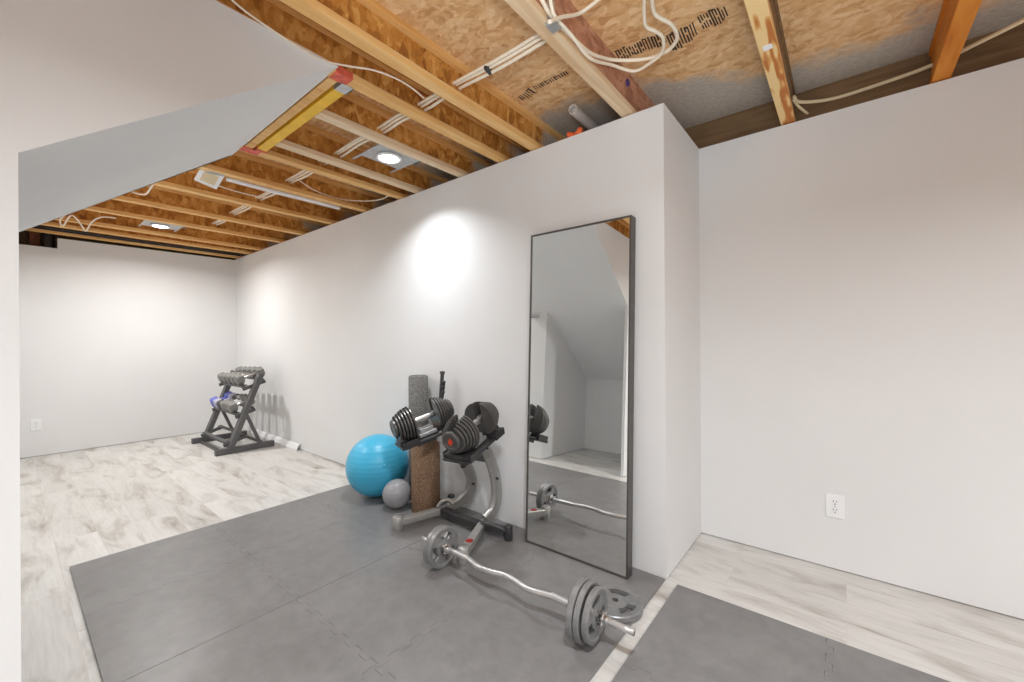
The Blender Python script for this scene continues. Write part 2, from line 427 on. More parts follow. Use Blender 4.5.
far = [(-3.35, 'joist with the square white box hung beside it'), (-3.95, 'first joist beyond the square white box'),
       (-4.60, 'second joist beyond the square white box'), (-5.14, 'joist just in front of the far ceiling lamp'),
       (-5.77, 'joist just beyond the far ceiling lamp'), (-6.12, 'second joist beyond the far ceiling lamp, last but one before the far wall'),
       (-6.545, 'last joist, directly above the far wall')]
for x_, lab in far: joist(x_, .04, YE, lab)
bm = B()
c_ = V((-.235, 1.93, ZJ - .001)); bx2(bm, c_ + V((-.016, -.016, -.001)), c_ + V((.016, .016, .001))); tag(obj('sticker', bm, 'white', JC), 'small white sticker')
# red paint on the two joists that carry the header
for x0, x1, y0, y1, p in ((-1.768, -1.704, .907, .985, JT), (-2.852, -2.788, .90, 1.0, JN)):
    bm = B(); bx2(bm, (x0 - .001, y0, ZJ - .0015), (x1 + .001, y1, ZJ + .03)); tag(obj('paint_patch', bm, 'red', p), 'red paint patch')

# header across the stair opening, yellow on its underside
hd = thing('stair_header', 'header beam with a yellow underside across the stair opening between two red-marked joists', 'beam', (-2.27, .97, ZJ))
bm = B(); bx2(bm, (-2.787, .966, ZJ), (-1.758, 1.018, ZJ + .038)); obj('bottom_flange', bm, 'yellow', hd, bevel=.002)
bm = B(); bx2(bm, (-2.787, .985, ZJ + .038), (-1.758, .997, ZS - .04)); obj('web', bm, 'web', hd)
bm = B(); bx2(bm, (-2.787, .96, ZS - .04), (-1.758, 1.018, ZS)); obj('top_flange', bm, 'flange', hd)
bm = B(); bx2(bm, (-2.787, .912, ZJ + .004), (-1.758, .952, ZS)); obj('backing_board', bm, 'flange', hd)
for x0, x1, m in ((-1.83, -1.76, 'hanger'), (-2.785, -2.755, 'red')):
    bm = B(); bx2(bm, (x0, .962, ZJ - .003), (x1, 1.022, ZJ - .001)); bx2(bm, (x0, 1.018, ZJ - .003), (x1, 1.022, ZJ + .12)); bx2(bm, (x0, .962, ZJ - .003), (x1, .965, ZJ + .12))
    obj('joist_hanger', bm, m, hd)

# ================================================================== CEILING LAMPS
def lamp(i, x, y, z, watts, label):
    t = thing('ceiling_light', label, 'ceiling light', (x, y, z))  # builds the real lamps and the added unseen fill lamps alike
    bm = B(); lathe(bm, (x, y, z + .012), (0, 0, -1), [(0, .078), (.006, .082), (.012, .080), (.013, .064), (.008, .062)], 40); obj('trim_ring', bm, 'white', t, auto=40)
    bm = B(); lathe(bm, (x, y, z + .006), (0, 0, -1), [(0, .06), (.004, .062), (.006, .05)], 40); obj('lens', bm, 'bulb', t, smooth=True)
    bm = B(); bx2(bm, (x - .12, y - .13, z + .014), (x + .12, y + .15, z + .018)); obj('mounting_plate', bm, 'hanger', t)
    for yy in (y - .135, y + .155):
        bm = B(); bx2(bm, (x - .21, yy - .008, z + .012), (x + .21, yy + .008, z + .018)); obj('hanger_bar', bm, 'hanger', t)
    bm = B(); bx2(bm, (x + .02, y + .09, z + .018), (x + .12, y + .20, z + .07)); obj('junction_box', bm, 'rackmetal', t, bevel=.003)
    ld = bpy.data.lights.new('lamp_light', 'AREA'); ld.shape = 'DISK'; ld.size = .12; ld.energy = watts; ld.color = (1.0, 0.985, 0.955) if i in (1, 6) else LIGHT_COLOR; ld.spread = math.radians((125, 160, 155, 150, 150, 150, 165)[i])
    lo = bpy.data.objects.new('lamp_light', ld); COL.objects.link(lo); lo.parent = t; lo.location = (0, 0, -.006)
labs = ['lit round ceiling lamp between two pale joists above the dumbbell stand', 'small lit ceiling lamp at the far end above the dumbbell rack',
        'round ceiling lamp overhead, left of the knotty joist', 'added fill lamp on the right, out of the photo', 'added fill lamp behind the viewer near the stairs', 'added fill lamp behind the viewer on the right', 'added fill lamp hidden behind the slope under the stairs']
for i, (x, y, z, wt) in enumerate(LIGHTS):
    if wt > 0: lamp(i, x, y, z, wt, labs[i])

# ================================================================== FOAM TILES
def teeth(a, b, n=12, d=.011):
    """points of a puzzle seam from a to b (without b)"""
    a, b = V(a), V(b); u = (b - a) / n; q = V((-(b - a).y, (b - a).x)).normalized() * d; out = []
    for i in range(n):
        s = q if i % 2 else -q
        out += [a + u * (i + .06) + s, a + u * (i + .94) + s]
    return [a] + out
def tile(x0, x1, y0, y1, seams, label, group):
    """seams: letters of the sides that interlock with a neighbour"""
    e = .0005; ex = .0011 if len(seams) else e
    P = [V((x0, y0)), V((x1, y0)), V((x1, y1)), V((x0, y1))]; pts = []
    for i, k in enumerate('SENW'):
        a, b = P[i], P[(i + 1) % 4]
        if k in seams:
            # same seam seen from both tiles must match: always generate in one direction
            if k in 'SE': pts += teeth(a, b)
            else:
                r = teeth(b, a); pts += [a] + r[1:][::-1]
        else:
            pts.append(a)
    c = V(((x0 + x1) / 2, (y0 + y1) / 2)); pts = [c + V(((p - c).x * (1 - (ex if (p.x < -1.93 and p.x > -1.96) else e) / .3), (p - c).y * (1 - e / .3))) for p in pts]
    bm = B(); prism(bm, [(p.x, p.y) for p in pts], 'z', 0.0005, .012)
    o = obj('foam_floor_tile', bm, 'mat', bevel=.0007); recentre(o, (c.x, c.y, 0)); return tag(o, label, 'floor tile', group)
XS = [-3.165, -2.55, -1.945, -1.315, -.69]; YS = [.21, .838, 1.447, 2.032]
names = {(0, 0): 'dark grey foam tile at the front left corner of the mat, beside the pale planks', (0, 1): 'dark grey foam tile in the middle of the mat edge facing the far wall',
         (0, 2): 'grey foam tile under the big blue ball', (1, 0): 'dark grey foam tile at the near edge of the mat, second from its left corner',
         (1, 1): 'grey foam tile in the open middle of the mat in front of the balls', (1, 2): 'grey foam tile under the small grey ball and the brown roller',
         (2, 0): 'grey foam tile at the bottom edge of the photo, third from the mat corner', (2, 1): 'grey foam tile under the left plates of the curl bar',
         (2, 2): 'grey foam tile under the silver dumbbell stand', (3, 0): 'grey foam tile nearest the viewer, left of the white floor strip',
         (3, 1): 'grey foam tile under the right plates of the curl bar', (3, 2): 'grey foam tile under the mirror and the loose weight plate'}
for i in range(4):
    for j in range(3):
        s = ('S' if j > 0 else '') + ('E' if i in (0, 2) else '') + ('N' if j < 2 else '') + ('W' if i in (1, 3) else '')
        tile(XS[i], XS[i + 1], YS[j], YS[j + 1], s, names[(i, j)], 'foam tiles of the large mat')
X2 = [-.628, -.05, .56]; Y2 = [.8, 1.41, 2.022]
n2 = {(0, 1): 'dark grey foam tile right of the white floor strip, next to the pale plank corner', (1, 1): 'dark grey foam tile at the bottom right of the photo along the pale planks',
      (0, 0): 'dark grey foam tile right of the white strip, below the bottom edge of the photo', (1, 0): 'dark grey foam tile below the bottom right edge of the photo'}
for i in range(2):
    for j in range(2):
        s = ('S' if j > 0 else '') + ('E' if i < 1 else '') + ('N' if j < 1 else '') + ('W' if i > 0 else '')
        tile(X2[i], X2[i + 1], Y2[j], Y2[j + 1], s, n2[(i, j)], 'foam tiles of the right mat')
TOPM = .012

# ================================================================== MIRROR
mt = .041; MYAW = 0.0; MX0, MX1 = -1.452, -.828; MH = 1.797; MY = 1.905; MD = .056
mr = thing('standing_mirror', 'tall rectangular mirror in a thin dark grey frame leaning on the white wall', 'mirror', ((MX0 + MX1) / 2, MY, TOPM))
mr_m = Matrix.Translation((-1.14, MY, TOPM + .001)) @ Matrix.Rotation(MYAW, 4, 'Z') @ Matrix.Rotation(-mt, 4, 'X') @ Matrix.Translation((1.14, 0, 0))
def mbox(bm, a, b):
    n0 = len(bm.verts); bx2(bm, a, b); bm.verts.ensure_lookup_table()
    for v in bm.verts[n0:]: v.co = mr_m @ v.co
fwid = .009
bm = B()
mbox(bm, (MX0, 0, 0), (MX0 + fwid, MD, MH)); mbox(bm, (MX1 - fwid, 0, 0), (MX1, MD, MH)); mbox(bm, (MX0 + fwid, 0, 0), (MX1 - fwid, MD, fwid)); mbox(bm, (MX0 + fwid, 0, MH - fwid), (MX1 - fwid, MD, MH))
obj('frame', bm, 'framegrey', mr)
bm = B(); bx2(bm, (MX0 + .003, -.003, .004), (MX1 - .003, .003, MH - .004))
gm = mr_m @ Matrix.Translation((-1.14, .007, MH / 2)) @ Matrix.Translation((1.14, 0, -MH / 2))
for v in bm.verts: v.co = gm @ v.co
tag(obj('glass', bm, 'mirror', mr), 'mirror glass')
bm = B(); mbox(bm, (MX0 + fwid, .0525, fwid), (MX1 - fwid, .0555, MH - fwid)); obj('backboard', bm, 'black', mr)

# ================================================================== BALLS AND ROLLERS
bm = B(); sphere(bm, (0, 0, 0), .23, 64); o = obj('exercise_ball', bm, 'blue', smooth=True); o.location = (-2.775, 1.79, TOPM + .2295)
tag(o, 'large glossy sky-blue exercise ball on the mat by the wall', 'exercise ball')
pg = B(); dv = (V((0, 0, H)) - o.location); dv = (dv.normalized() + V((.28, .1, -.02))).normalized(); lathe(pg, o.location + dv * .226, dv, [(0, .012), (.006, .011), (.007, .004)], 16)
q = obj('plug', pg, 'blue', smooth=True); q.parent = o; q.matrix_parent_inverse = Matrix.Translation(-o.location)
bm = B(); sphere(bm, (0, 0, 0), .099, 48); o = obj('exercise_ball', bm, 'greyball', smooth=True); o.location = (-2.455, 1.735, TOPM + .0988)
tag(o, 'small silver-grey ball in front of the big blue ball', 'exercise ball')
def roller(x, y, r, h, m, label, hollow=True):
    bm = B(); e = .008
    prof = [(0, r - e), (e, r), (h - e, r), (h, r - e)] + ([(h, r * .82), (h - .006, r * .80)] if hollow else [])
    lathe(bm, (x, y, TOPM), (0, 0, 1), prof, 40); o = obj('foam_roller', bm, m, auto=50); recentre(o, (x, y, TOPM)); return tag(o, label, 'foam roller')
roller(-2.283, 1.85, .099, .555, 'cork', 'brown speckled cork-like roller standing upright behind the dumbbell stand')
roller(-2.478, 1.945, .072, .915, 'greyroll', 'tall slim grey foam roller standing upright against the wall behind the brown one')

# ================================================================== DUMBBELL STAND
st = thing('dumbbell_stand', 'silver tubular dumbbell stand with two black trays, beside the mirror', 'dumbbell stand', (-1.9, 1.8, TOPM))
def leg(a, b, m='silver'):
    bm = B(); sweep(bm, [V(a), V(b)], rrect(.048, .046, .008)); return obj('leg', bm, m, st, auto=50)
def footcap(p, m, s=.058, parent=None):
    bm = B(); lathe(bm, (p[0], p[1], TOPM), (0, 0, 1), [(0, s * .46), (.004, s * .5), (.08, s * .5), (.086, s * .4)], 20); obj('end_cap', bm, m, parent, auto=50)
l1 = leg((-2.163, 1.552, .057), (-2.075, 1.885, .057)); footcap((-2.168, 1.538), 'silver', .064, l1)
l2 = leg((-1.58, 1.535, .057), (-1.735, 1.85, .057)); footcap((-1.575, 1.522), 'silver', .060, l2)
l3 = leg((-1.73, 1.835, .057), (-1.56, 1.855, .057), 'darkmetal'); footcap((-1.54, 1.858), 'black', .05, l3)
l4 = leg((-2.075, 1.88, .057), (-2.16, 1.972, .057)); footcap((-2.165, 1.98), 'black', .05, l4)
bm = B(); lathe(bm, (-1.615, 1.61, .0795), (0, 0, 1), [(0, .021), (.002, .021), (.003, .015)], 24); tag(obj('badge', bm, 'redlogo', l2, auto=40), 'dark red round badge')
bm = B(); beam(bm, (-2.07, 1.82, .06), (-1.735, 1.812, .06), .05, .045); obj('crossbar', bm, 'black', st, bevel=.004)
UPL = [(-2.07, 1.86, .075), (-2.03, 1.935, .10), (-1.985, 1.978, .155), (-1.965, 1.985, .225), (-1.96, 1.962, .30), (-1.963, 1.92, .37), (-1.995, 1.85, .48), (-2.06, 1.77, .585)]
UPR = [(-1.74, 1.875, .075), (-1.73, 1.94, .12), (-1.722, 1.962, .20), (-1.722, 1.95, .32), (-1.722, 1.91, .43), (-1.715, 1.85, .53), (-1.68, 1.76, .59)]
for U in (UPL, UPR):
    bm = B(); sweep(bm, smooth_path(U, 6), rrect(.046, .072, .018, 4)); o = obj('upright', bm, 'silver', st, auto=50)
    for k in (3, 5):
        p = V(U[k]); bb = B(); cyl(bb, p + V((-.034, -.012, 0)), p + V((.034, -.012, 0)), .007, 10); obj('bolt', bb, 'black', o)
bm = B(); beam(bm, (-1.985, 1.88, .445), (-1.72, 1.89, .455), .04, .05); obj('upper_crossbar', bm, 'darkmetal', st, bevel=.004)
bm = B(); beam(bm, (-1.93, 1.872, .36), (-1.93, 1.872, .46), .03, .02); obj('bracket', bm, 'black', st)
bm = B(); tube(bm, [(-2.10, 1.80, .085), (-2.085, 1.82, .115), (-2.05, 1.85, .13), (-2.02, 1.87, .10)], .012); obj('wheel_guard', bm, 'silver', st, smooth=True)
bm = B(); tube(bm, [(-1.71, 1.81, .085), (-1.64, 1.80, .10), (-1.57, 1.825, .085), (-1.55, 1.85, .06)], .012); obj('wheel_guard', bm, 'darkmetal', st, smooth=True)
# accessory post behind the left dumbbell
bm = B(); tube(bm, [(-1.985, 1.955, .33), (-2.09, 1.965, .50), (-2.20, 1.965, .66), (-2.245, 1.965, .79)], .011); o = obj('accessory_post', bm, 'darkmetal', st, smooth=True)
bm = B(); beam(bm, (-2.25, 1.962, .77), (-2.228, 1.962, .965), .026, .014); bx2(bm, (-2.244, 1.950, .945), (-2.214, 1.974, .968)); obj('prong', bm, 'darkmetal', o, bevel=.003)
bm = B(); beam(bm, (-2.225, 1.955, .77), (-2.20, 1.955, .90), .014, .012)
for k in range(3): sphere(bm, (-2.212 + k * .003, 1.952, .82 + k * .035), .014, 12)
obj('prong', bm, 'black', o)

def tray_and_dumbbell(P1, P2, dlabel, mark):
    P1, P2 = V(P1), V(P2); C = (P1 + P2) / 2; z = (P2 - P1).normalized()
    x = V((0, 0, 1)).cross(z).normalized(); y = z.cross(x)    # x sideways, y up
    R = Matrix((x, y, z)).transposed()
    W = lambda u, v, w_: C + R @ V((u, v, w_))
    def rb(bm, a, b): box(bm, W(*[(a[i] + b[i]) / 2 for i in range(3)]), [abs(b[i] - a[i]) for i in range(3)], R)
    bm = B()
    rb(bm, (-.088, -.128, -.195), (.088, -.112, .185))
    for s in (-1, 1):
        a, b = sorted((s * .075, s * .182)); rb(bm, (-.084, -.112, a), (.084, -.0905, b))
        a, b = sorted((s * .082, s * .176)); rb(bm, (-.098, -.128, a), (-.086, -.084, b)); rb(bm, (.086, -.128, a), (.098, -.084, b))
        a, b = sorted((s * .178, s * .190)); rb(bm, (-.05, -.112, a), (.05, -.082, b))
    t = obj('tray', bm, 'black', st, bevel=.004)
    bm = B(); rb(bm, (-.06, -.15, -.09), (.06, -.128, .09)); obj('tray_bracket', bm, 'darkmetal', t, bevel=.003)
    bm = B(); rb(bm, (-.045, -.108, -.06), (.045, -.085, .06)); rb(bm, (-.03, -.085, -.045), (.03, -.06, .045)); obj('tray_insert', bm, 'hanger', t, bevel=.003)
    d = thing('adjustable_dumbbell', dlabel, 'dumbbell', W(0, -.088, 0), 'adjustable dumbbells on the stand')
    bm = B(); lathe(bm, W(0, 0, -.075), z, [(0, .0165), (.03, .018), (.075, .0195), (.12, .018), (.15, .0165)], 20); obj('handle', bm, 'satin', d, smooth=True)
    radii = [.108, .106, .102, .095, .086, .077]
    for s in (-1, 1):
        for k, r in enumerate(radii):
            w0 = s * (.074 + k * .0182); w1 = w0 + s * .0125; lo, hi = min(w0, w1), max(w0, w1)
            # disc with a flat foot and a slot from the top down to the handle
            pts = []; n = 36; a0 = math.asin(min(.95, .022 / r))
            for i in range(n + 1):
                a = PI / 2 + a0 + (2 * PI - 2 * a0) * i / n
                pu, pv = r * math.cos(a), r * math.sin(a)
                pts.append((pu, max(pv, -.088 if r > .088 else -r)))
            slot = [(.022, .0), (.012, -.018), (-.012, -.018), (-.022, 0)]
            poly = pts + slot
            bm = B()
            A = [bm.verts.new(W(u, v, lo)) for u, v in poly]; Bv = [bm.verts.new(W(u, v, hi)) for u, v in poly]
            nn = len(A)
            bm.faces.new(A[::-1]); bm.faces.new(Bv)
            for j in range(nn): bm.faces.new((A[j], A[(j + 1) % nn], Bv[(j + 1) % nn], Bv[j]))
            obj('weight_plate', bm, 'dbplate', d, bevel=.003)
        w0 = s * (.074 + 6 * .0182)
        bm = B(); lathe(bm, W(0, 0, w0 - s * .004), z * s, [(0, .052), (.004, .059), (.016, .059), (.022, .054), (.022, .038), (.019, .036)], 32)
        dl = obj('selector_dial', bm, 'dbplate', d, auto=35)
        bm = B(); rb(bm, (-.012, -.018, min(s * .072, w0)), (.012, .022, max(s * .072, w0))); obj('spine', bm, 'satin', d)
        if not mark: continue
        bm = B(); e0 = w0 + s * .0165
        box(bm, W(.004, 0.004, e0), (.010, .034, .006), R @ Matrix.Rotation(.5, 3, 'Z')); box(bm, W(-.006, -.004, e0), (.010, .03, .006), R @ Matrix.Rotation(.5, 3, 'Z'))
        tag(obj('dial_mark', bm, 'redorange', dl), 'orange-red mark on the dial')
    return d
tray_and_dumbbell((-2.195, 1.525, .632), (-2.065, 1.885, .735), 'adjustable dumbbell on the left tray, in front of the grey roller', False)
tray_and_dumbbell((-1.645, 1.505, .640), (-1.695, 1.875, .748), 'adjustable dumbbell on the right tray, nearest the mirror, orange-red mark facing out', True)

# ================================================================== CURL BAR AND PLATES
def plate_mesh(r=.117, th=.026, hub=.0145):
    bm = B(); N = 60; q = r / .117; rad = [hub, .030, .036, .052 * q, .088 * q, .095 * q, .099 * q, r - .004, r]
    zz = [th * .5, th * .5, th * .38, th * .36, th * .36, th * .38, th * .5, th * .5, th * .36]
    top, bot = [], []
    for rr, h in zip(rad, zz):
        top.append([bm.verts.new((rr * math.cos(2 * PI * i / N), rr * math.sin(2 * PI * i / N), h)) for i in range(N)])
        bot.append([bm.verts.new((rr * math.cos(2 * PI * i / N), rr * math.sin(2 * PI * i / N), -h)) for i in range(N)])
    def hole(i): return (i % 20) < 11          # three hand grips
    for k in range(len(rad) - 1):
        for i in range(N):
            j = (i + 1) % N
            if k == 3 and hole(i):
                # walls of the grip
                bm.faces.new((top[k][i], top[k][j], bot[k][j], bot[k][i])); bm.faces.new((top[k + 1][i], bot[k + 1][i], bot[k + 1][j], top[k + 1][j]))
                if not hole(i - 1): bm.faces.new((top[k][i], bot[k][i], bot[k + 1][i], top[k + 1][i]))
                if not hole(i + 1): bm.faces.new((top[k][j], top[k + 1][j], bot[k + 1][j], bot[k][j]))
                continue
            bm.faces.new((top[k][i], top[k + 1][i], top[k + 1][j], top[k][j])); bm.faces.new((bot[k][i], bot[k][j], bot[k + 1][j], bot[k + 1][i]))
    for i in range(N):
        j = (i + 1) % N
        bm.faces.new((top[0][i], top[0][j], bot[0][j], bot[0][i])); bm.faces.new((top[-1][i], bot[-1][i], bot[-1][j], top[-1][j]))
    return bm
BY, BZ = 1.425, TOPM + .112; BL = TOPM + .1025
def plate(loc, rot, label, group=None, r=.117, th=.026):
    bm = plate_mesh(r, th); bmesh.ops.rotate(bm, verts=bm.verts, cent=(0, 0, 0), matrix=Matrix.Rotation(rot[0], 3, 'Z'))
    o = obj('weight_plate', bm, 'plate', auto=38); o.location = loc; o.rotation_euler = (0, rot[1], math.radians(3.5) if len(rot) > 3 else 0)
    return tag(o, label, 'weight plate', group)
RX = (0, PI / 2, 0)
plate((-1.622, BY, BL), (0.2, PI / 2, 0), 'grey grip weight plate at the left end of the curl bar, inner of its pair', 'plates on the curl bar', .102, .024)
plate((-1.648, BY, BL), (0.2, PI / 2, 0), 'grey grip weight plate at the left end of the curl bar, outer of its pair', 'plates on the curl bar', .102, .024)
plate((-.812, BY, BZ), (0.55, PI / 2, 0, 1), 'grey weight plate at the right end of the curl bar, innermost of three', 'plates on the curl bar', .112, .026)
plate((-.783, BY, BZ), (0.55, PI / 2, 0, 1), 'grey weight plate at the right end of the curl bar, middle of three', 'plates on the curl bar', .110, .024)
plate((-.752, BY, BZ), (0.55, PI / 2, 0, 1), 'grey grip weight plate at the right end of the curl bar, outermost, with dark openings', 'plates on the curl bar', .098, .026)
plate((-.79, 1.687, TOPM + .014), (1.2, 0, 0), 'grey grip weight plate lying flat on the mat below the mirror corner')
eb = thing('curl_bar', 'chrome zigzag curl bar resting on its plates in front of the mirror', 'barbell', (-1.2, BY, TOPM))
def bz(x): return BL + (BZ - BL) * (x + 1.65) / .88
path = [(x, BY - d, bz(x)) for x, d in ((-1.785, 0), (-1.60, 0), (-1.50, 0), (-1.44, .002), (-1.35, .024), (-1.27, .020), (-1.20, .004), (-1.13, .010), (-1.05, .024), (-.96, .006), (-.90, 0), (-.82, 0), (-.595, 0))]
bm = B(); sweep(bm, smooth_path(path, 6), lambda t: circ(.0128 if .1 < t < .88 else .0125, 16)); obj('shaft', bm, 'satin', eb, smooth=True)
for xa, xb in ((-1.53, -1.44), (-.95, -.87)):
    bm = B(); cyl(bm, (xa, BY, bz(xa)), (xb, BY - .002, bz(xb)), .0148, 16); obj('sleeve_ring', bm, 'satin', eb, smooth=False)
for xx in (-1.607, -.832):
    s = 1 if xx < -1.2 else -1
    bm = B(); lathe(bm, (xx, BY, bz(xx)), (s, 0, 0), [(0, .026), (.010, .026), (.012, .018), (.03, .018)], 24); o = obj('inner_collar', bm, 'chrome', eb, auto=40)
    bm = B(); bx2(bm, (xx + s * .014 - .012, BY - .03, bz(xx) - .012), (xx + s * .014 + .012, BY - .006, bz(xx) + .016)); obj('collar_screw', bm, 'chrome', o, bevel=.003)
for xx, s in ((-1.662, -1), (-.734, 1)):
    bm = B(); pts = [((.030 if i % 2 else .020) * math.cos(2 * PI * i / 12), (.030 if i % 2 else .020) * math.sin(2 * PI * i / 12)) for i in range(12)]
    sweep(bm, [V((xx, BY, bz(xx))), V((xx + s * .022, BY, bz(xx)))], pts); obj('star_collar', bm, 'chrome', eb, bevel=.003)
    bm = B(); cyl(bm, (xx, BY, bz(xx)), (xx + s * .034, BY, bz(xx)), .018, 20); obj('collar_hub', bm, 'chrome', eb)

# ================================================================== DUMBBELL RACK
XA, XF = -5.09, -5.93
rk = thing('dumbbell_rack', 'charcoal A-frame dumbbell rack in the far corner by the long wall', 'rack', ((XA + XF) / 2, 1.65, 0))
for s, x in ((1, XA), (-1, XF)):
    bm = B(); beam(bm, (x, 1.372, .032), (x, 1.935, .032), .055, .06); obj('base_rail', bm, 'rackmetal', rk, bevel=.003)
    bm = B(); beam(bm, (x, 1.505, .05), (x, 1.805, .83), .05, .085, V((1, 0, 0))); obj('post', bm, 'rackmetal', rk, bevel=.003)
    bm = B(); beam(bm, (x, 1.66, .40), (x, 1.80, .05), .03, .03); obj('brace', bm, 'rackmetal', rk)
def rails(c, half):
    c = V((0, *c)); a = V((0, math.cos(.32), math.sin(.32)))
    for q in (-1, 1):
        p = c + a * (q * half); rot = Matrix.Rotation(.32, 3, 'X')
        bm = B(); box(bm, V(((XA + XF) / 2, p.y, p.z)), (abs(XA - XF) - .05, .034, .008), rot); box(bm, V(((XA + XF) / 2, p.y, p.z)) + rot @ V((0, .014 * q, -.012)), (abs(XA - XF) - .05, .006, .026), rot)
        obj('shelf_rail', bm, 'rackmetal', rk)
    for x in (XA - .03, XF + .03):
        bm = B(); p, q = c - a * (half + .03) + V((0, 0, -.03)), c + a * (half + .03) + V((0, 0, -.03)); beam(bm, (x, p.y, p.z), (x, q.y, q.z), .026, .034)
        obj('shelf_bracket', bm, 'rackmetal', rk)
TA, TB = (1.75, .735), (1.662, .435)
rails(TA, .088); rails(TB, .07); rails((1.56, .15), .08)
bm = B(); beam(bm, (XA, 1.455, .012), (XF, 1.455, .012), .03, .02); obj('base_tie', bm, 'rackmetal', rk)
bm = B(); beam(bm, (XA, 1.90, .012), (XF, 1.90, .012), .03, .02); obj('base_tie', bm, 'rackmetal', rk)

def hexdb(c, tilt, R, L, label, group, head='hexgrey', grip='satin'):
    """a dumbbell lying front to back, its centre at c"""
    a = V((0, math.cos(tilt), math.sin(tilt))); c = V(c)
    t = thing('hex_dumbbell', label, 'dumbbell', c - V((0, 0, R)), group)
    bm = B(); lathe(bm, c - a * (L / 2 - .03), a, [(0, .014), (L / 2 - .03, .017), (L - .06, .014)], 14); obj('handle', bm, grip, t, smooth=True)
    for s in (-1, 1):
        e = c + a * s * (L / 2); b = c + a * s * (L / 2 - .075)
        x, y, z = frame(e - b)
        prof = [(R * math.cos(PI / 3 * i + PI / 6), R * math.sin(PI / 3 * i + PI / 6)) for i in range(6)]
        bm = B(); sweep(bm, [b, b + (e - b) * .12, b + (e - b) * .85, e], lambda q: [(u * (.88 if q < .1 else (.82 if q > .9 else 1)), v * (.88 if q < .1 else (.82 if q > .9 else 1))) for u, v in prof])
        obj('head', bm, head, t, bevel=.004)
ords = ['nearest', 'second from the near', 'middle', 'second from the far', 'farthest']
for i in range(5):
    x = XA - .105 - i * .148
    R = .064 - i * .002
    hexdb((x, TA[0] - .3 * R, TA[1] + .008 + R * 1.02), .32, R, .29 - i * .004, f'grey hex dumbbell on the top tier of the far rack, {ords[i]} of five' if i in (0, 2, 4) else f'grey hex dumbbell on the top tier of the far rack, {ords[i]} end', 'dumbbells on the top tier of the rack', 'hexgrey' if i else 'hexgrey')
low = [('hexgrey', 'satin', .064, 'grey hex dumbbell on the lower tier of the far rack, nearest end'), ('hexgrey', 'white', .062, 'grey hex dumbbell with a pale handle on the lower tier, second from the near end'),
       ('hexgrey', 'white', .058, 'grey hex dumbbell with a pale handle on the lower tier, third from the near end'), ('hexdark', 'satin', .054, 'dark hex dumbbell on the lower tier of the far rack beside the lilac one'),
       ('neopale', 'neopale', .056, 'pale lilac dumbbell on the lower tier of the far rack beside the blue one'), ('neo', 'neo', .060, 'blue dumbbell on the far end of the rack lower tier')]
for i, (hm, gm, R, lab) in enumerate(low):
    x = XA - .105 - i * .124
    hexdb((x, TB[0] - .3 * R, TB[1] + .008 + R * 1.02), .32, R, .25 - i * .004, lab, 'dumbbells on the lower tier of the rack', hm, gm)

# ================================================================== SMALL THINGS ON THE WALLS AND FLOOR
def outlet(o, u, n, label):
    """o centre on wall, u horizontal direction along wall, n into the room"""
    o, u, n = V(o), V(u), V(n); up = V((0, 0, 1)); R = Matrix((u, up, n)).transposed()
    t = thing('wall_outlet', label, 'outlet', o)
    W = lambda a, b, c: o + R @ V((a, b, c))
    bm = B(); box(bm, W(0, 0, .003), (.074, .118, .006), R); obj('cover_plate', bm, 'white', t, bevel=.002)
    for s in (-1, 1):
        bm = B(); sweep(bm, [W(0, s * .021, .006), W(0, s * .021, .0085)], [(x * 1.0, y) for x, y in rrect(.030, .034, .012, 4)], up=up); p = obj('receptacle', bm, 'white', t)
        bm = B()
        for a, hh in ((-.0065, .009), (.0065, .007)): box(bm, W(a, s * .021 + .005, .0088), (.0024, hh, .0012), R)
        box(bm, W(0, s * .021 - .008, .0088), (.005, .005, .0012), R); obj('slots', bm, 'darkmetal', p)
    bm = B(); lathe(bm, W(0, 0, .0055), n, [(0, .0035), (.0015, .003)], 10); obj('screw', bm, 'hanger', t)
outlet((-.043, YR, .325), (1, 0, 0), (0, -1, 0), 'white double outlet low on the right wall')
outlet((XB, .204, .332), (0, 1, 0), (1, 0, 0), 'white outlet low on the far wall at the left')
bm = B(); prism(bm, [(1.985, .0005), (1.997, .0005), (2.0, .012), (2.022, .056), (2.034, .066), (2.030, .070), (2.012, .064), (1.985, .018)], 'x', -5.95, -4.635)
o = obj('loose_trim_board', bm, 'white', bevel=.002); recentre(o, (-5.3, 2.01, 0)); tag(o, 'loose white trim board lying along the long wall beside the far rack', 'trim board')

# ================================================================== CABLES AND PIPES OVERHEAD
def cable(pts, r, label, m='cable', name='electrical_cable', group='cables overhead', k=8):
    bm = B(); tube(bm, pts, r, 8, k); o = obj(name, bm, m, smooth=True); recentre(o, V(pts[len(pts) // 2])); return tag(o, label, 'cable', group)
ZC = 2.455
pa, pb = V((-1.47, 1.385, 2.42)), V((-.96, 1.375, 2.42))
for k, (dy, dz, lab) in enumerate(((0, 0, 'white cable of the bundle through the joists, the one on the left side'), (.022, .004, 'white cable of the bundle through the joists, the middle one'), (.040, -.014, 'white cable of the bundle through the joists, sagging lowest on the right'))):
    y0 = 1.37 + dy; z0 = 2.428 + dz * .5; pts = []
    xs = [-.86, -1.17, -1.47, -1.725, -1.92, -2.11, -2.36, -2.605, -2.82, -3.08, -3.35, -3.65, -3.95, -4.28, -4.6, -4.9, -5.14]
    for i, x in enumerate(xs): pts.append((x, y0 + .002 * math.sin(i * 1.3 + k * 2), z0 - (.006 + .003 * k if i % 2 else 0)))
    cable(pts, .0072, lab)
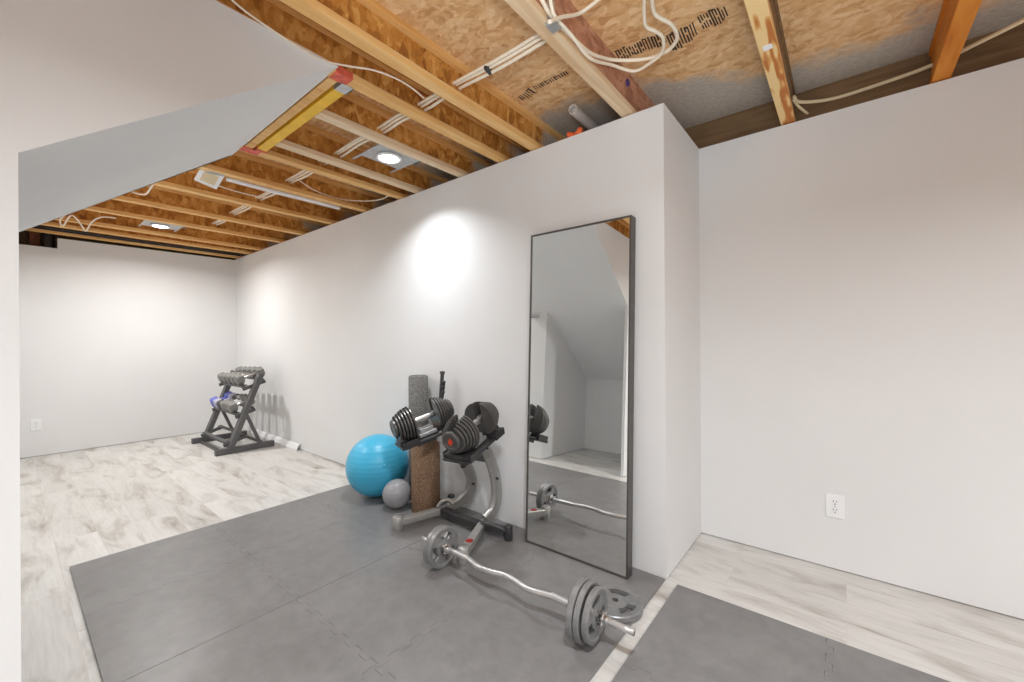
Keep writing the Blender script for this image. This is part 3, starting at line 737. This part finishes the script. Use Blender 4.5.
clip = B(); pc = pa.lerp(pb, .42) + V((0, .01, -.004)); box(clip, pc, (.018, .05, .024), Matrix.Rotation(.2, 3, 'Z')); o = obj('cable_clip', clip, 'black', bevel=.003); recentre(o, pc); tag(o, 'small black clip around the white cable bundle between two joists', 'clip')
ZL = 2.45
def lz(x, y, z, q=-.832):
    p = onz(x, y, z); return p if p.x > q else onx(x, y, q)
L1 = [lz(x, y, ZL) for x, y in ((538, -12), (545, 6), (554, 19), (575, 40), (592, 54), (615, 60), (648, 58.5), (668, 50), (677, 38), (672, 25), (656, 15), (652, 2), (652, -14))]
def up(p): return V((p.x, p.y - .03, ZS - .004))
L1 = [up(L1[0])] + L1 + [up(L1[-1])]
cable(L1, .008, 'white loose wire in the larger hanging loop above the mirror')
L2 = [lz(x, y, ZL - .022, -.812) for x, y in ((549, -12), (552, 8), (557, 19), (572, 36), (590, 58), (612, 65), (634, 71), (650, 63), (662, 52), (663, 38), (655, 31), (646, 26), (644, 10), (645, -14))]
L2 = [up(L2[0])] + L2 + [up(L2[-1])]
cable(L2, .007, 'white loose wire in the lower inner hanging loop above the mirror')
L3 = [lz(x, y, ZL + .02, -.792) for x, y in ((549, 22), (562, 17), (580, 13), (600, -2), (612, -14))]
L3 = L3 + [up(L3[-1])]
cable(L3, .007, 'white loose wire running right from the grey clamp on the peach joist')
bm = B(); cc = V((-.8425, onx(552, 20, -.838).y, 2.40)); box(bm, cc, (.002, .05, .11)); box(bm, cc + V((.01, 0, -.055)), (.04, .05, .012)); o = obj('cable_clamp', bm, 'hanger', bevel=.002); recentre(o, cc); tag(o, 'grey metal clamp holding loose white wires on the peach joist', 'clamp')
RC = [(-.20, 2.585, 2.44)] + [onz(x, y, 2.44) for x, y in ((800, 102), (830, 103), (868, 93), (930, 66), (980, 42), (1030, 17), (1080, -8))]
RC = [V((p[0], min(p[1], 2.735), p[2])) for p in RC]
cable(RC, .009, 'cream cable sagging across the bay above the right wall', 'cabledim')
cable([(-.205, 2.60, 2.435), onz(798, 106, 2.42), V((onz(808, 114, 2.40).x, 2.72, 2.39))], .007, 'short cream cable end dropping behind the right wall beside the knotty joist', 'cabledim')
TW = [onx(x, y, -1.676) + V((0, 0, .004)) if x < 335 else onz(x, y, 2.375) for x, y in ((222, -8), (245, 12), (275, 33), (300, 49), (322, 61), (348, 66), (373, 70), (395, 78), (412, 88), (424, 98))]
cable(TW, .004, 'thin pale wire running along the edge of the stair bulkhead')
cable([onz(x, y, 2.40) for x, y in ((300, 181), (316, 191), (340, 199), (365, 201), (382, 199), (392, 193))], .005, 'thin pale wire drooping along the bay left of the lit lamp')
cable([onz(x, y, 2.40) for x, y in ((219, 186), (235, 191), (255, 196), (268, 197), (280, 192))], .005, 'thin pale wire trailing from the square white box')
cable([onz(x, y, 2.34) for x, y in ((66, 214), (60, 220), (63, 226), (70, 216), (76, 218), (82, 226), (86, 231), (92, 222), (102, 217), (116, 218))], .007, 'thin pale wire looped below the joists near the far wall')
cable([onz(x, y, 2.36) for x, y in ((132, 192), (140, 194), (146, 194), (150, 189), (153, 184))] + [onz(153, 184, 2.36) + V((0, 0, .04))], .007, 'short pale wire curling by the stair bulkhead edge')
# square white box on the joist
bxp = V((-3.44, .905, 2.335)); tb = thing('square_vent_box', 'square white box with a cream face hung tilted below the joists', 'ceiling box', bxp)
nb = (V((0, 0, H)) - bxp).normalized() * .5 + V((0, 0, -.5)); xb_, yb_, zb_ = frame(-nb)
Rb = Matrix((xb_, yb_, zb_)).transposed() @ Matrix.Rotation(.35, 3, 'Z')
bm = B(); box(bm, bxp, (.135, .135, .02), Rb); obj('frame', bm, 'white', tb, bevel=.004)
bm = B(); box(bm, bxp + Rb @ V((0, 0, -.0105)), (.085, .085, .006), Rb); obj('face', bm, 'cabledim', tb, bevel=.002)
bm = B(); box(bm, bxp + V((.03, .02, .05)), (.10, .10, .075)); obj('housing', bm, 'hanger', tb, bevel=.003)
cable([(-3.415, 1.0, ZJ - .004), (-3.415, 1.3, ZJ - .006), (-3.415, 1.6, ZJ - .004), (-3.415, 1.84, ZJ - .004)], .017, 'white conduit strip under the joist behind the square white box', 'white', 'conduit_pipe', None)
# pipe stub and foam at the head of the long wall
bm = B(); a_ = V((-1.165, 1.985, 2.462)); d_ = V((-.05, 1, .03)).normalized()
lathe(bm, a_, d_, [(.03, .019), (0, .021), (0, .026), (.01, .027), (.70, .027)], 24); o = obj('pipe_stub', bm, 'pvc', auto=40); recentre(o, a_); tag(o, 'grey plastic pipe stub poking out over the head of the long wall', 'pipe')
bm = B()
for k in range(7): sphere(bm, (-1.225 + .012 * k + random.uniform(-.01, .01), 2.055 + random.uniform(-.008, .012), 2.362 + random.uniform(-.004, .008)), random.uniform(.014, .02), 12)
o = obj('foam_dab', bm, 'foamorange', smooth=True); recentre(o, (-1.19, 2.05, 2.345)); tag(o, 'dab of orange spray foam on the head of the long wall below the pipe stub', 'foam')
bm = B(); p_ = onx(627, 83, -.8465); lathe(bm, p_, (1, 0, 0), [(0, .010), (0, .018), (.008, .018), (.008, .010)], 16); o = obj('cable_grommet', bm, 'purple', auto=40); recentre(o, p_); tag(o, 'small purple ring on the side of the peach joist', 'grommet')
# what shows through the notch in the far wall
bm = B(); tube(bm, [(XB - .10, .30, 2.9), (XB - .10, .30, 2.5), (XB - .10, .30, 2.2), (XB - .10, .30, 1.9)], .045, 20); o = obj('drain_pipe', bm, 'rust', smooth=True)
recentre(o, (XB - .10, .30, 1.9)); tag(o, 'black drain pipe seen through the notch in the far wall', 'pipe')
bm = B(); bx2(bm, (XB - .20, .17, 1.9), (XB - .15, .245, 2.58)); o = obj('wood_stud', bm, 'redwood'); recentre(o, (XB - .17, .2, 1.9)); tag(o, 'red-brown wood stud behind the notch in the far wall', 'stud')
for dz, lab in ((0.0, 'dark pipe running just above the far wall, the lower of two'), (.05, 'dark pipe running just above the far wall, the upper of two')):
    cable([(XB + .16 + dz * 2, .1, ZJ + .02), (XB + .16 + dz * 2, 1.0, ZJ + .015), (XB + .16 + dz * 2, 2.03, ZJ + .02)], .011, lab, 'rust', 'thin_pipe', 'pipes above the far wall', 3)
